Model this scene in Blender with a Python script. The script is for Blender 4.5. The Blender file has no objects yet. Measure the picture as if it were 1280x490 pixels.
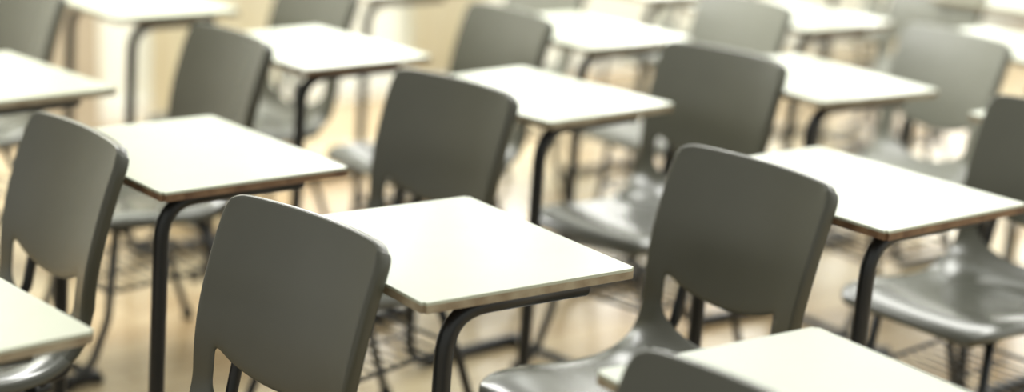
import bpy, bmesh, math, random
from mathutils import Vector, Matrix
random.seed(4)
C = bpy.context.scene.collection
F=2169.0; PITCH=math.radians(14.68); ROLL=math.radians(2.44); CAMH=1.56; TH0=38.7
cp,sp=math.cos(PITCH),math.sin(PITCH)
def at(px,py,z):
    x,y=px-640,py-245
    u=x*math.cos(ROLL)+y*math.sin(ROLL); v=-x*math.sin(ROLL)+y*math.cos(ROLL)
    dY=F*cp-v*sp; dZ=-(F*sp+v*cp); t=(z-CAMH)/dZ
    return Vector((u*t,dY*t,z))
# ---------------- camera
right=Vector((1,0,0)); fwd=Vector((0,cp,-sp)); down=Vector((0,-sp,-cp))
cx=right*math.cos(ROLL)-down*math.sin(ROLL); cd=right*math.sin(ROLL)+down*math.cos(ROLL)
cam=bpy.data.objects.new('camera',bpy.data.cameras.new('camera')); C.objects.link(cam)
M=Matrix((cx,-cd,-fwd)).transposed().to_4x4(); M.translation=(0,0,CAMH); cam.matrix_world=M
cam.data.sensor_width=36; cam.data.lens=F/1280*36; cam.data.clip_start=.05
cam.data.dof.use_dof=True; cam.data.dof.focus_distance=2.85; cam.data.dof.aperture_fstop=1.15
bpy.context.scene.camera=cam
# ---------------- materials
def mat(name,col,rough=.5,spec=.5,bump=0,bscale=200,var=0,vscale=8,col2=None,metal=0,coat=0):
    m=bpy.data.materials.new(name); m.use_nodes=True; nt=m.node_tree; b=nt.nodes['Principled BSDF']
    b.inputs['Base Color'].default_value=(*col,1); b.inputs['Roughness'].default_value=rough
    b.inputs['Specular IOR Level'].default_value=spec; b.inputs['Metallic'].default_value=metal
    b.inputs['Coat Weight'].default_value=coat
    tc=nt.nodes.new('ShaderNodeTexCoord')
    if col2 is not None:
        n=nt.nodes.new('ShaderNodeTexNoise'); n.inputs['Scale'].default_value=vscale; n.inputs['Detail'].default_value=4
        nt.links.new(tc.outputs['Object'],n.inputs['Vector'])
        r=nt.nodes.new('ShaderNodeValToRGB'); r.color_ramp.elements[0].position=.35; r.color_ramp.elements[1].position=.65
        r.color_ramp.elements[0].color=(*col,1); r.color_ramp.elements[1].color=(*col2,1)
        nt.links.new(n.outputs['Fac'],r.inputs['Fac']); nt.links.new(r.outputs[0],b.inputs['Base Color'])
    if bump:
        n=nt.nodes.new('ShaderNodeTexNoise'); n.inputs['Scale'].default_value=bscale
        nt.links.new(tc.outputs['Object'],n.inputs['Vector'])
        bp=nt.nodes.new('ShaderNodeBump'); bp.inputs['Strength'].default_value=bump; bp.inputs['Distance'].default_value=.002
        nt.links.new(n.outputs['Fac'],bp.inputs['Height']); nt.links.new(bp.outputs[0],b.inputs['Normal'])
    return m
PLASTIC=mat('grey_plastic',(.050,.050,.034),.24,.6,bump=.1,bscale=700,col2=(.061,.060,.042),vscale=3)
SEATP=mat('seat_sheen_plastic',(.088,.090,.072),.20,.9,bump=.05,bscale=700,col2=(.105,.107,.088),vscale=3)  # same plastic, lightened so the seat sheen sits in the colour
MID=mat('slight_haze_grey_plastic',(.068,.068,.049),.26,.6,bump=.08,bscale=700,col2=(.078,.078,.057),vscale=3)  # same plastic, a little lighter: slight haze painted into the colour
PALE=mat('faded_by_haze_plastic',(.17,.173,.14),.3,.5,bump=.1,bscale=900,col2=(.185,.188,.155),vscale=5)  # same plastic again, much paler: far-row haze painted into the colour
LAM=mat('white_laminate',(.475,.505,.41),.3,.4,col2=(.505,.535,.435),vscale=5)
EDGE_B=mat('brown_edge',(.13,.07,.04),.5,.4,col2=(.26,.16,.09),vscale=30)
EDGE_C=mat('tan_edge',(.26,.20,.13),.45,.4,col2=(.40,.34,.24),vscale=30)
UNDER=mat('board_underside',(.14,.10,.06),.7,.2,col2=(.2,.14,.09),vscale=40)
BLACK=mat('black_tube',(.010,.012,.013),.35,.5,col2=(.015,.016,.017),vscale=20)
HAZE_TUBE=mat('hazed_dark_tube',(.045,.046,.042),.4,.5,col2=(.055,.056,.05),vscale=20)  # black tube greyed for the far rows, haze put into its colour
WIRE=mat('dark_wire',(.02,.02,.02),.4,.5,col2=(.03,.03,.028),vscale=20)
RUB=mat('black_rubber',(.02,.02,.02),.8,.2,col2=(.03,.03,.03),vscale=60)
WALL=mat('cream_wall',(.86,.87,.78),.8,.2,bump=.15,bscale=60,col2=(.88,.89,.81),vscale=1.5)
FRAME=mat('window_frame_white',(.8,.8,.74),.4,.4,col2=(.84,.84,.78),vscale=9)
TAN=mat('beige_panel',(.40,.34,.25),.6,.3,col2=(.46,.40,.30),vscale=3)
CURT=mat('cream_curtain',(.88,.91,.83),.9,.1,col2=(.90,.93,.86),vscale=4)
# floor
def floor_mat():
    m=bpy.data.materials.new('wood_floor'); m.use_nodes=True; nt=m.node_tree; b=nt.nodes['Principled BSDF']; L=nt.links.new
    tc=nt.nodes.new('ShaderNodeTexCoord'); mp=nt.nodes.new('ShaderNodeMapping'); mp.inputs['Rotation'].default_value=(0,0,math.radians(-TH0))
    L(tc.outputs['Object'],mp.inputs['Vector'])
    br=nt.nodes.new('ShaderNodeTexBrick'); br.inputs['Scale'].default_value=1; br.inputs['Brick Width'].default_value=.45; br.inputs['Row Height'].default_value=.09
    br.inputs['Mortar Size'].default_value=.0014; br.inputs['Color1'].default_value=(.48,.385,.235,1); br.inputs['Color2'].default_value=(.60,.50,.32,1); br.inputs['Mortar'].default_value=(.28,.19,.10,1)
    L(mp.outputs[0],br.inputs['Vector'])
    n=nt.nodes.new('ShaderNodeTexNoise'); n.inputs['Scale'].default_value=1.4; n.inputs['Detail'].default_value=2; L(mp.outputs[0],n.inputs['Vector'])
    r=nt.nodes.new('ShaderNodeValToRGB'); r.color_ramp.elements[0].color=(.72,.60,.48,1); r.color_ramp.elements[0].position=.36; r.color_ramp.elements[1].color=(1,1,1,1); r.color_ramp.elements[1].position=.62
    L(n.outputs['Fac'],r.inputs['Fac'])
    mx=nt.nodes.new('ShaderNodeMix'); mx.data_type='RGBA'; mx.blend_type='MULTIPLY'; mx.inputs['Factor'].default_value=1
    L(br.outputs['Color'],mx.inputs['A']); L(r.outputs[0],mx.inputs['B']); L(mx.outputs['Result'],b.inputs['Base Color'])
    b.inputs['Roughness'].default_value=.22
    return m
FLOOR=floor_mat()
# ---------------- mesh helpers
def link(name,bm,m,parent=None,smooth=False):
    me=bpy.data.meshes.new(name); bm.to_mesh(me); bm.free()
    for x in (m if isinstance(m,(list,tuple)) else [m]): me.materials.append(x)
    if smooth:
        for p in me.polygons: p.use_smooth=True
    o=bpy.data.objects.new(name,me); C.objects.link(o)
    if parent: o.parent=parent
    return o
def empty(name,loc=(0,0,0),rz=0):
    o=bpy.data.objects.new(name,None); C.objects.link(o); o.location=loc; o.rotation_euler=(0,0,rz); o.empty_display_size=.1
    return o
def box(bm,x0,x1,y0,y1,z0,z1,bev=0,mi=0):
    r=bmesh.ops.create_cube(bm,size=1); vs=r['verts']
    for v in vs:
        v.co=Vector(((x0+x1)/2+v.co.x*(x1-x0),(y0+y1)/2+v.co.y*(y1-y0),(z0+z1)/2+v.co.z*(z1-z0)))
    fs={f for v in vs for f in v.link_faces}
    for f in fs: f.material_index=mi
    if bev:
        es={e for v in vs for e in v.link_edges}
        bmesh.ops.bevel(bm,geom=list(es),offset=bev,segments=2,affect='EDGES',profile=.5)
def fillet(pts,rad,n=7):
    pts=[Vector(p) for p in pts]; out=[pts[0]]
    for i in range(1,len(pts)-1):
        p=pts[i]; a=(pts[i-1]-p); b=(pts[i+1]-p); la,lb=a.length,b.length; a.normalize(); b.normalize()
        ang=a.angle(b)
        if ang>math.pi-.02: out.append(p); continue
        d=min(rad/math.tan(ang/2),la*.48,lb*.48)
        s,e=p+a*d,p+b*d
        for k in range(n+1):
            t=k/n; out.append(s*(1-t)**2+p*2*t*(1-t)+e*t*t)
    out.append(pts[-1]); return out
def tube(bm,pts,r,rad=.05,seg=12,cap=True):
    P=fillet(pts,rad) if rad else [Vector(p) for p in pts]
    rings=[]; prev=None
    for i,p in enumerate(P):
        if i==0: t=P[1]-P[0]
        elif i==len(P)-1: t=P[-1]-P[-2]
        else: t=(P[i+1]-P[i]).normalized()+(P[i]-P[i-1]).normalized()
        t.normalize()
        if prev is None:
            prev=Vector((0,0,1)).cross(t)
            if prev.length<.1: prev=Vector((0,1,0)).cross(t)
        n=(prev-t*prev.dot(t)).normalized(); prev=n; b=t.cross(n)
        rings.append([bm.verts.new(p+n*r*math.cos(2*math.pi*k/seg)+b*r*math.sin(2*math.pi*k/seg)) for k in range(seg)])
    for A,B in zip(rings,rings[1:]):
        for k in range(seg): 
            f=bm.faces.new((A[k],A[(k+1)%seg],B[(k+1)%seg],B[k])); f.smooth=True
    if cap:
        bm.faces.new(rings[0][::-1]); bm.faces.new(rings[-1])
def tube_obj(name,pts,r,m,parent,rad=.05,seg=12):
    bm=bmesh.new(); tube(bm,pts,r,rad,seg); return link(name,bm,m,parent)
def lathe_z(bm,c,prof,seg=16):
    rings=[[bm.verts.new((c[0]+r*math.cos(2*math.pi*k/seg),c[1]+r*math.sin(2*math.pi*k/seg),c[2]+z)) for k in range(seg)] for r,z in prof]
    for A,B in zip(rings,rings[1:]):
        for k in range(seg):
            f=bm.faces.new((A[k],A[(k+1)%seg],B[(k+1)%seg],B[k])); f.smooth=True
    bm.faces.new(rings[0][::-1]); bm.faces.new(rings[-1])
# ---------------- chair
def catmull(P,n=16):
    out=[]; Q=[P[0]*2-P[1]]+P+[P[-1]*2-P[-2]]
    for i in range(1,len(Q)-2):
        for k in range(n):
            t=k/n; a,b,c,d=Q[i-1],Q[i],Q[i+1],Q[i+2]
            out.append(.5*((2*b)+(c-a)*t+(2*a-5*b+4*c-d)*t*t+(3*b-a-3*c+d)*t**3))
    out.append(P[-1]); return out
SZ=-.030
prof=[Vector(p) for p in [(.228,.420+SZ),(.218,.438+SZ),(.18,.448+SZ),(.10,.446+SZ),(0,.434+SZ),(-.10,.430+SZ),(-.165,.444+SZ),(-.198,.480),(-.213,.55),(-.229,.63),(-.256,.72),(-.292,.815)]]
curve=catmull(prof); acc=[0]
for a,b in zip(curve,curve[1:]): acc.append(acc[-1]+(b-a).length)
LEN=acc[-1]
def pt(s):
    s=max(0,min(LEN,s))
    for i in range(len(acc)-1):
        if acc[i+1]>=s:
            t=(s-acc[i])/max(1e-9,acc[i+1]-acc[i]); p=curve[i].lerp(curve[i+1],t); d=(curve[i+1]-curve[i]).normalized(); return p,d
    return curve[-1],(curve[-1]-curve[-2]).normalized()
def s_at_z(z):
    for i in range(len(acc)//2,len(acc)):
        if curve[i].y>=z: return acc[i]
S1=s_at_z(.496); S2=s_at_z(.566)         # slot bottom / top at the sides
TW=.74
def sm(a,b,x):
    x=max(0,min(1,(x-a)/(b-a))); return x*x*(3-2*x)
def halfw(s):
    w=.200
    w-=.034*(1-sm(0,.05,s))**2                  # rounded front corners
    w-=.006*math.exp(-((s-S1)/.09)**2)          # waist
    w+=.002*sm(S2,S2+.08,s)
    return w
CR=.034                                     # corner radius of the back
def shell_pt(s,t,off=0):
    p,d=pt(s)
    n=Vector((d.y,-d.x))                        # seat: down-ward / back: backward
    tt=max(-1,min(1,t)); w=halfw(s); y=tt*w
    back=sm(S1-.12,S1+.1,s)
    # rounded corners of the back: pull the grid corner onto an arc
    up=LEN-s; dy=w-abs(y)
    if up<CR and dy<CR:
        a,b=(CR-up)/CR,(CR-dy)/CR      # 0..1 each, 1 = edge
        m=max(a,b); l=math.hypot(a,b)
        k=m/l if l>0 else 1
        a,b=a*k,b*k
        s2=LEN-(CR-a*CR); y=math.copysign(w-(CR-b*CR),y); p,_=pt(s2)
    x=p.x+back*.020*tt*tt; z=p.y
    z+=(1-back)*(.014*tt*tt-.012*sm(.8,1,abs(tt)))*sm(0,.1,s)
    z-=.004*(tt*tt)*sm(LEN-.08,LEN,s)
    q=Vector((x,y,z)); N=Vector((n.x,0,n.y))
    if N.z>0 and back<.5: N=-N
    if back>=.5 and N.x>0: N=-N
    if off:
        q+=N*off+Vector((0,math.copysign(.003,t) if abs(t)>=1 else 0,0))
    return q
tcols=[-1.02,-1.0,-.97,-.93,-.86,-TW,-.6,-.42,-.21,0,.21,.42,.6,TW,.86,.93,.97,1.0,1.02]
low=[-.001,0,.012,.035,.08,.13,.18,.24,.30,.345]; 
nlow=len(low)
def build_shell():
    bm=bmesh.new(); grid=[]
    fr=[.25,.5,.75]
    sl=low[-1]
    up=[0,.12,.3,.5,.7,.84,.92,.96,.985,1.0,1.001]
    R=[('low',v/sl) for v in low]+[('mid',v) for v in fr]+[('up',v) for v in up]
    # seat rows go from s=0 to S1 ; the last ones follow the slot's lower edge
    for kind,v in R:
        line=[]
        for t in tcols:
            q=max(0,1-(t/TW)**2) if abs(t)<TW else 0
            sb=S1-.045*q**.7; st=S2-.036*q**.7
            off=0
            if kind=='low': s=sb*max(0,v); 
            elif kind=='mid': s=sb+(st-sb)*v
            else: s=st+(LEN-st)*min(1,v)
            if abs(t)>1: off=.024 if kind!='low' else .018
            if (kind=='up' and v>1): off=.022
            if (kind=='low' and v<0): off=.014
            line.append(bm.verts.new(shell_pt(s,t,off)))
        grid.append(line)
    for i in range(len(grid)-1):
        inslot = (nlow-1)<=i<(nlow-1+len(fr)+1)
        for j in range(len(tcols)-1):
            if inslot and abs((tcols[j]+tcols[j+1])/2)<TW: continue
            bm.faces.new((grid[i][j],grid[i][j+1],grid[i+1][j+1],grid[i+1][j]))
    loose=[v for v in bm.verts if not v.link_faces]; bmesh.ops.delete(bm,geom=loose,context='VERTS')
    bmesh.ops.recalc_face_normals(bm,faces=bm.faces)
    o=link('shell_source',bm,[PLASTIC,SEATP])
    s=o.modifiers.new('s','SOLIDIFY'); s.thickness=.006; s.offset=0
    ss=o.modifiers.new('u','SUBSURF'); ss.levels=2; ss.render_levels=2
    dg=bpy.context.evaluated_depsgraph_get(); me=bpy.data.meshes.new_from_object(o.evaluated_get(dg))
    bpy.data.objects.remove(o)
    out=[]
    for up_ in (False,True):
        bm=bmesh.new(); bm.from_mesh(me)
        kill=[f for f in bm.faces if ((f.calc_center_median().z>.53) != up_)]
        bmesh.ops.delete(bm,geom=kill,context='FACES')
        for f in bm.faces:
            f.smooth=True
            c=f.calc_center_median()
            f.material_index=1 if (not up_ and c.z<.43 and c.x>-.16) else 0   # the pan gets the plastic with painted-in sheen
        out.append(bm)
    return out
def make_chair():
    root=empty('classroom_chair')
    seat_bm,back_bm=build_shell()
    link('seat',seat_bm,[PLASTIC,SEATP],root); link('backrest',back_bm,PLASTIC,root)
    zz=.41+SZ
    for s in (-1,1):
        y=s*.150
        tube_obj('back_support',[(-.270,s*.125,.69),(-.240,s*.125,.56),(-.222,s*.13,.47),(-.17,y,zz+.002),(-.05,y,zz+.002)],.0105,BLACK,root,.04)
        tube_obj('seat_rail',[(-.07,y,zz),(.17,y,zz+.008)],.0105,BLACK,root,0)
        lg=tube_obj('leg',[(-.10,y,zz-.002),(-.17,y*1.08,.21),(-.235,y*1.12,.018)],.0105,BLACK,root,.2); lg['label']='rear leg'
        bm=bmesh.new(); lathe_z(bm,(-.237,y*1.12,0),[(.013,0),(.015,.004),(.0145,.024),(.012,.028)]); link('rubber_foot',bm,RUB,lg)
        lg=tube_obj('leg',[(.12,y,zz),(.15,y*1.06,.16),(.20,y*1.1,.045),(.262,y*1.12,.0145)],.0105,BLACK,root,.1); lg['label']='front leg curving forward at the foot'
        bm=bmesh.new(); lathe_z(bm,(.262,y*1.12,0),[(.013,0),(.0155,.003),(.0155,.026),(.010,.032)]); link('rubber_foot',bm,RUB,lg)
    tube_obj('crossbar',[(-.13,-.15,zz-.006),(-.13,.15,zz-.006)],.009,BLACK,root,0)
    tube_obj('crossbar',[(.10,-.15,zz-.006),(.10,.15,zz-.006)],.009,BLACK,root,0)
    bm=bmesh.new()
    y=.157
    loop=[(-.165,-y,.245),(.145,-y,.225),(.145,y,.225),(-.165,y,.245),(-.165,-y,.245)]
    tube(bm,loop,.005,.02,8)
    rk=link('book_rack',bm,WIRE,root)
    bm=bmesh.new()
    for k in range(9):
        x=-.14+k*.032; z=.245-.02*(x+.165)/.31
        tube(bm,[(x,-y,z),(x,-y+.03,z-.012),(x,y-.03,z-.012),(x,y,z)],.0028,.01,6)
    tube(bm,[(-.165,0,.232),(.145,0,.215)],.003,0,6)
    link('rack_wires',bm,WIRE,rk)
    return root
# ---------------- desk
W,D,HT=.545,.405,.74
def make_desk(edge,lx=.172,yi=.06,W=W):
    root=empty('school_desk')
    bm=bmesh.new()
    box(bm,-D/2,D/2,-W/2,W/2,HT-.005,HT)
    es=[e for e in bm.edges if abs((e.verts[0].co-e.verts[1].co).normalized().z)>.9]
    bmesh.ops.bevel(bm,geom=es,offset=.006,segments=4,affect='EDGES')
    top=link('desktop',bm,LAM,root)
    bm=bmesh.new(); box(bm,-D/2,D/2,-W/2,W/2,HT-.018,HT-.005)
    es=[e for e in bm.edges if abs((e.verts[0].co-e.verts[1].co).normalized().z)>.9]
    bmesh.ops.bevel(bm,geom=es,offset=.006,segments=4,affect='EDGES')
    for f in bm.faces:
        if f.normal.z<-.5: f.material_index=1
    eb=link('edge_band',bm,[edge,UNDER],top)
    zt=HT-.018-.015
    for s in (-1,1):
        y=s*(W/2-yi)
        lg=tube_obj('leg',[(-.13,y,zt),(lx,y,zt),(lx+.03,y,.016),(-.17,y,.016)],.015,BLACK,root,.08,16); 
        lg['label']='bent side frame of black tube'
        for x in (-.165,.05):
            bm=bmesh.new(); lathe_z(bm,(x,y,0),[(.017,0),(.018,.003),(.017,.012)]); link('rubber_foot',bm,RUB,lg)
    yy=W/2-yi
    tube_obj('crossbar',[(-.11,-yy,zt),(-.11,yy,zt)],.011,BLACK,root,0)
    tube_obj('crossbar',[(.08,-yy,zt),(.08,yy,zt)],.011,BLACK,root,0)
    tube_obj('floor_crossbar',[(-.15,-yy,.018),(-.15,yy,.018)],.011,BLACK,root,0)
    return root
def copy_tree(o,parent=None):
    c=o.copy(); C.objects.link(c); c.parent=parent
    for ch in list(o.children): copy_tree(ch,c)
    return c
used={}
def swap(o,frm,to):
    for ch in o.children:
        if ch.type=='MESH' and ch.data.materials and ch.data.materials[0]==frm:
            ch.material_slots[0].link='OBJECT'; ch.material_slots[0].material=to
            if to.name.startswith('faded') and len(ch.material_slots)>1:  # the haze-pale copy covers the seat pan too
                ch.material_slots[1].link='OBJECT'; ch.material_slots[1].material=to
def place(proto_key,proto,x,y,deg,label,cat,group):
    if proto_key not in used: o=proto; used[proto_key]=1
    else: o=copy_tree(proto)
    o.location=(x,y,0); o.rotation_euler=(0,0,math.radians(deg+180)); o['label']=label; o['category']=cat; o['group']=group
    return o
protos={'B':make_desk(EDGE_B),'C':make_desk(EDGE_C),'A':make_desk(EDGE_C,.135,.04,.505)}
G='white topped single desks in rows'
desks=[
 ('A',-.104,2.795,-3.8,'white topped desk in the middle foreground, between the two largest grey chair backs'),
 ('B',-.651,3.382,.7,'white topped desk with worn brown edge behind the far left grey chair back'),
 ('B',.665,3.330,-.8,'large white topped desk with brown edge on the right, behind the tall foreground chair back'),
 ('C',.045,4.130,3.6,'white topped desk behind the middle chair back, left of the second tallest back'),
 ('C',.766,4.503,-5.6,'white topped desk in front of the blurred pale chair with a visible slot'),
 ('B',-.559,4.640,2.2,'blurred white desk with brown edge behind the chair back at upper left'),
 ('C',.183,5.126,-.1,'blurred white desk at top centre, right of the small chair back near the top edge'),
 ('C',.443,2.105,-4.6,'nearest white desk, cut off by the bottom right corner behind a cropped chair top'),
 ('C',-.906,2.357,3.5,'white desk cut off at the left edge, lowest on that side'),
 ('C',-1.265,4.033,4.8,'white desk cut off at the left edge, upper of the two there'),
]
for k,x,y,t,l in desks:
    place('d'+k,protos[k],x,y,TH0+t,l,'desk',G)
def desk_px(px,py,t,label,k='C',corner=None,hazed=1):
    p=at(px,py,HT); 
    if corner:
        th=math.radians(TH0+t); b=Vector((math.cos(th),math.sin(th),0)); a=Vector((b.y,-b.x,0))
        p=p+(-a if corner=='N' else a)*W/2+b*D/2
    o=place('d'+k,protos[k],p.x,p.y,TH0+t,label,'desk',G)
    if hazed: swap(o,BLACK,HAZE_TUBE)
desk_px(150,24,0,'blurred white desk at the top left edge, in front of the pale wall','A',corner='N',hazed=0)
desk_px(1010,38,0,'blurred white desk at the top right with brown edge, behind the small pale chair back','B',corner='N')
desk_px(1268,56,-2,'blurred white desk at the upper right edge behind the pale rounded chair back')
desk_px(463,-5,0,'desk of the farthest row of which mostly a black bent leg shows, near the wall',corner='N',hazed=0)
desk_px(1285,2,0,'blurred white desk touching the top right corner')
desk_px(805,-20,0,'farthest row desk just peeping in at the top edge, centre')
desk_px(1030,-42,0,'farthest row desk above the top right, only its legs in view')
desk_px(1210,141,0,'desk at the right edge, only a white corner showing beside the cropped chair back',corner='L',hazed=0)
# chairs: pixel of the middle of the back's top edge
chair=make_chair()
GC='grey plastic chairs in rows'
chairs=[
 (948,201,0,'largest fully visible grey chair back, right of centre, with a wide slot above its seat',0),
 (387,268,6,'grey chair in the foreground left of centre, its seat cut off by the bottom edge',0),
 (101,158,0,'grey chair at the far left, tall slot visible, behind the cropped left desk',0),
 (572,98,6,'grey chair in the middle, its back between two white desks',0),
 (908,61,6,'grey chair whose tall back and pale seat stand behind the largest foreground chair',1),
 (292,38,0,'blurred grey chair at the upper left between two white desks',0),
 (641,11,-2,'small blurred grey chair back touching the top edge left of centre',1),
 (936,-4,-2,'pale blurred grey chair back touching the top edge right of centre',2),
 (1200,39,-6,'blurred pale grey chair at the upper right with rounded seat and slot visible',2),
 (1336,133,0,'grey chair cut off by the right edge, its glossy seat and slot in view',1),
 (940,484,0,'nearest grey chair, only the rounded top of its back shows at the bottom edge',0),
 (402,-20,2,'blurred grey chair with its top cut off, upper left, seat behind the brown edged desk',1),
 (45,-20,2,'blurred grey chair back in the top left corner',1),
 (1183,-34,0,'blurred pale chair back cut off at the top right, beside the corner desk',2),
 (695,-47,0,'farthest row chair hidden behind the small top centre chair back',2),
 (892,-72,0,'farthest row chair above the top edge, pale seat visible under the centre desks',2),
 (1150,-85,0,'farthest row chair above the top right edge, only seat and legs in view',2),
]
for px,py,t,l,pale in chairs:
    p=at(px,py,.815); th=math.radians(TH0+t)
    fx,fy=-math.cos(th),-math.sin(th)
    o=place('chair',chair,p.x+fx*.285,p.y+fy*.285,TH0+t,l,'chair',GC)
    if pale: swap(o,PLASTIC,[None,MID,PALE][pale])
    if pale==2: swap(o,BLACK,HAZE_TUBE)
# ---------------- room
bm=bmesh.new(); 
vs=[bm.verts.new(v) for v in ((-9,-4,0),(16,-4,0),(16,18,0),(-9,18,0))]; bm.faces.new(vs)
fl=link('floor',bm,FLOOR); fl['kind']='structure'
P0=at(100,160,0)
th=math.radians(TH0)
Rw=Matrix.Translation(P0)@Matrix.Rotation(th,4,'Z')
# wall along local x, room is on local -y
def wobj(name,bm,m,kind='structure',parent=None,smooth=False):
    o=link(name,bm,m,parent,smooth)
    if parent is None: o.matrix_world=Rw
    if kind and parent is None: o['kind']=kind
    return o
wins=[(.95,2.5),(2.75,4.3),(4.55,6.1),(6.35,7.9)]
SILL,HEAD,TOPZ=.55,2.7,3.1
bm=bmesh.new()
box(bm,-4,9,0,.2,0,SILL); box(bm,-4,9,0,.2,HEAD,TOPZ)
xs=[-4]+[v for w in wins for v in w]+[9]
for i in range(0,len(xs),2): box(bm,xs[i],xs[i+1],0,.2,SILL,HEAD)
wobj('wall_back',bm,WALL)
bm=bmesh.new(); box(bm,-4,9,-.015,0,0,.09,.003); wobj('baseboard_back',bm,FRAME)
for i,(a,b) in enumerate(wins):
    bm=bmesh.new()
    for (x0,x1,z0,z1) in ((a,a+.05,SILL,HEAD),(b-.05,b,SILL,HEAD),(a+.05,b-.05,SILL,SILL+.05),(a+.05,b-.05,HEAD-.05,HEAD),((a+b)/2-.025,(a+b)/2+.025,SILL+.05,HEAD-.05),(a+.05,b-.05,1.85,1.89)):
        box(bm,x0,x1,.06,.12,z0,z1,.004)
    box(bm,a-.04,b+.04,-.05,.06,SILL-.03,SILL,.004)
    wobj('window_%d'%(i+1),bm,FRAME)
bm=bmesh.new(); box(bm,-.16,.06,-.06,0,0,TOPZ,.006); wobj('trim_1',bm,TAN)
def curtain(x0,x1,z0,z1,label):
    bm=bmesh.new(); n=int((x1-x0)/.012); A=[];B=[]
    for k in range(n+1):
        x=x0+(x1-x0)*k/n; y=-.07+.006*math.sin(x*48)+.004*math.sin(x*17)
        A.append(bm.verts.new((x,y,z0))); B.append(bm.verts.new((x,y-.005,z1)))
    for k in range(n): bm.faces.new((A[k],A[k+1],B[k+1],B[k]))
    o=wobj('curtain',bm,CURT,kind=None,smooth=True); o['label']=label; o['category']='curtain'; o['group']='cream curtains by the windows'
    s=o.modifiers.new('s','SOLIDIFY'); s.thickness=.003
curtain(.28,.85,.05,2.8,'cream pleated curtain against the wall behind the upper left chairs')
curtain(1.55,1.95,.05,2.8,'narrow cream curtain hanging in front of the window near the top centre left')
# ---------------- light
w=bpy.data.worlds.new('world'); bpy.context.scene.world=w; w.use_nodes=True
nt=w.node_tree; bg=nt.nodes['Background']; bg.inputs[0].default_value=(.99,1,.92,1)
tc=nt.nodes.new('ShaderNodeTexCoord'); vm=nt.nodes.new('ShaderNodeVectorMath'); vm.operation='DOT_PRODUCT'; vm.inputs[1].default_value=(.35,.92,.1)
nt.links.new(tc.outputs['Generated'],vm.inputs[0])
mr=nt.nodes.new('ShaderNodeMapRange'); mr.inputs['From Min'].default_value=-.6; mr.inputs['From Max'].default_value=.85; mr.inputs['To Min'].default_value=.70; mr.inputs['To Max'].default_value=1.6
mr.interpolation_type='SMOOTHSTEP'
nt.links.new(vm.outputs['Value'],mr.inputs['Value']); nt.links.new(mr.outputs[0],bg.inputs[1])
def area(name,loc,target,sx,sy,power,col):
    l=bpy.data.lights.new(name,'AREA'); l.shape='RECTANGLE'; l.size=sx; l.size_y=sy; l.energy=power; l.color=col
    o=bpy.data.objects.new(name,l); C.objects.link(o); o.location=loc
    o.rotation_euler=(Vector(target)-Vector(loc)).to_track_quat('-Z','Y').to_euler(); return o
c=Rw@Vector((4.9,.6,2.0))
area('window_light',c,Rw@Vector((3.6,-5,.6)),7.0,2.6,270,(1,1,.94))
area('added_fill_light',(1.6,6.3,3.0),(1.6,6.3,0),3.4,1.6,120,(1,1,.94))  # added lamp, no fitting: lifts the far rows towards a hazy brightness
area('added_fill_light',(-1.9,5.4,3.0),Rw@Vector((.6,0,.6)),2.0,1.2,170,(1,1,.96))  # added lamp, no fitting: brightens the back wall and curtains
bpy.context.scene.view_settings.view_transform='Standard'
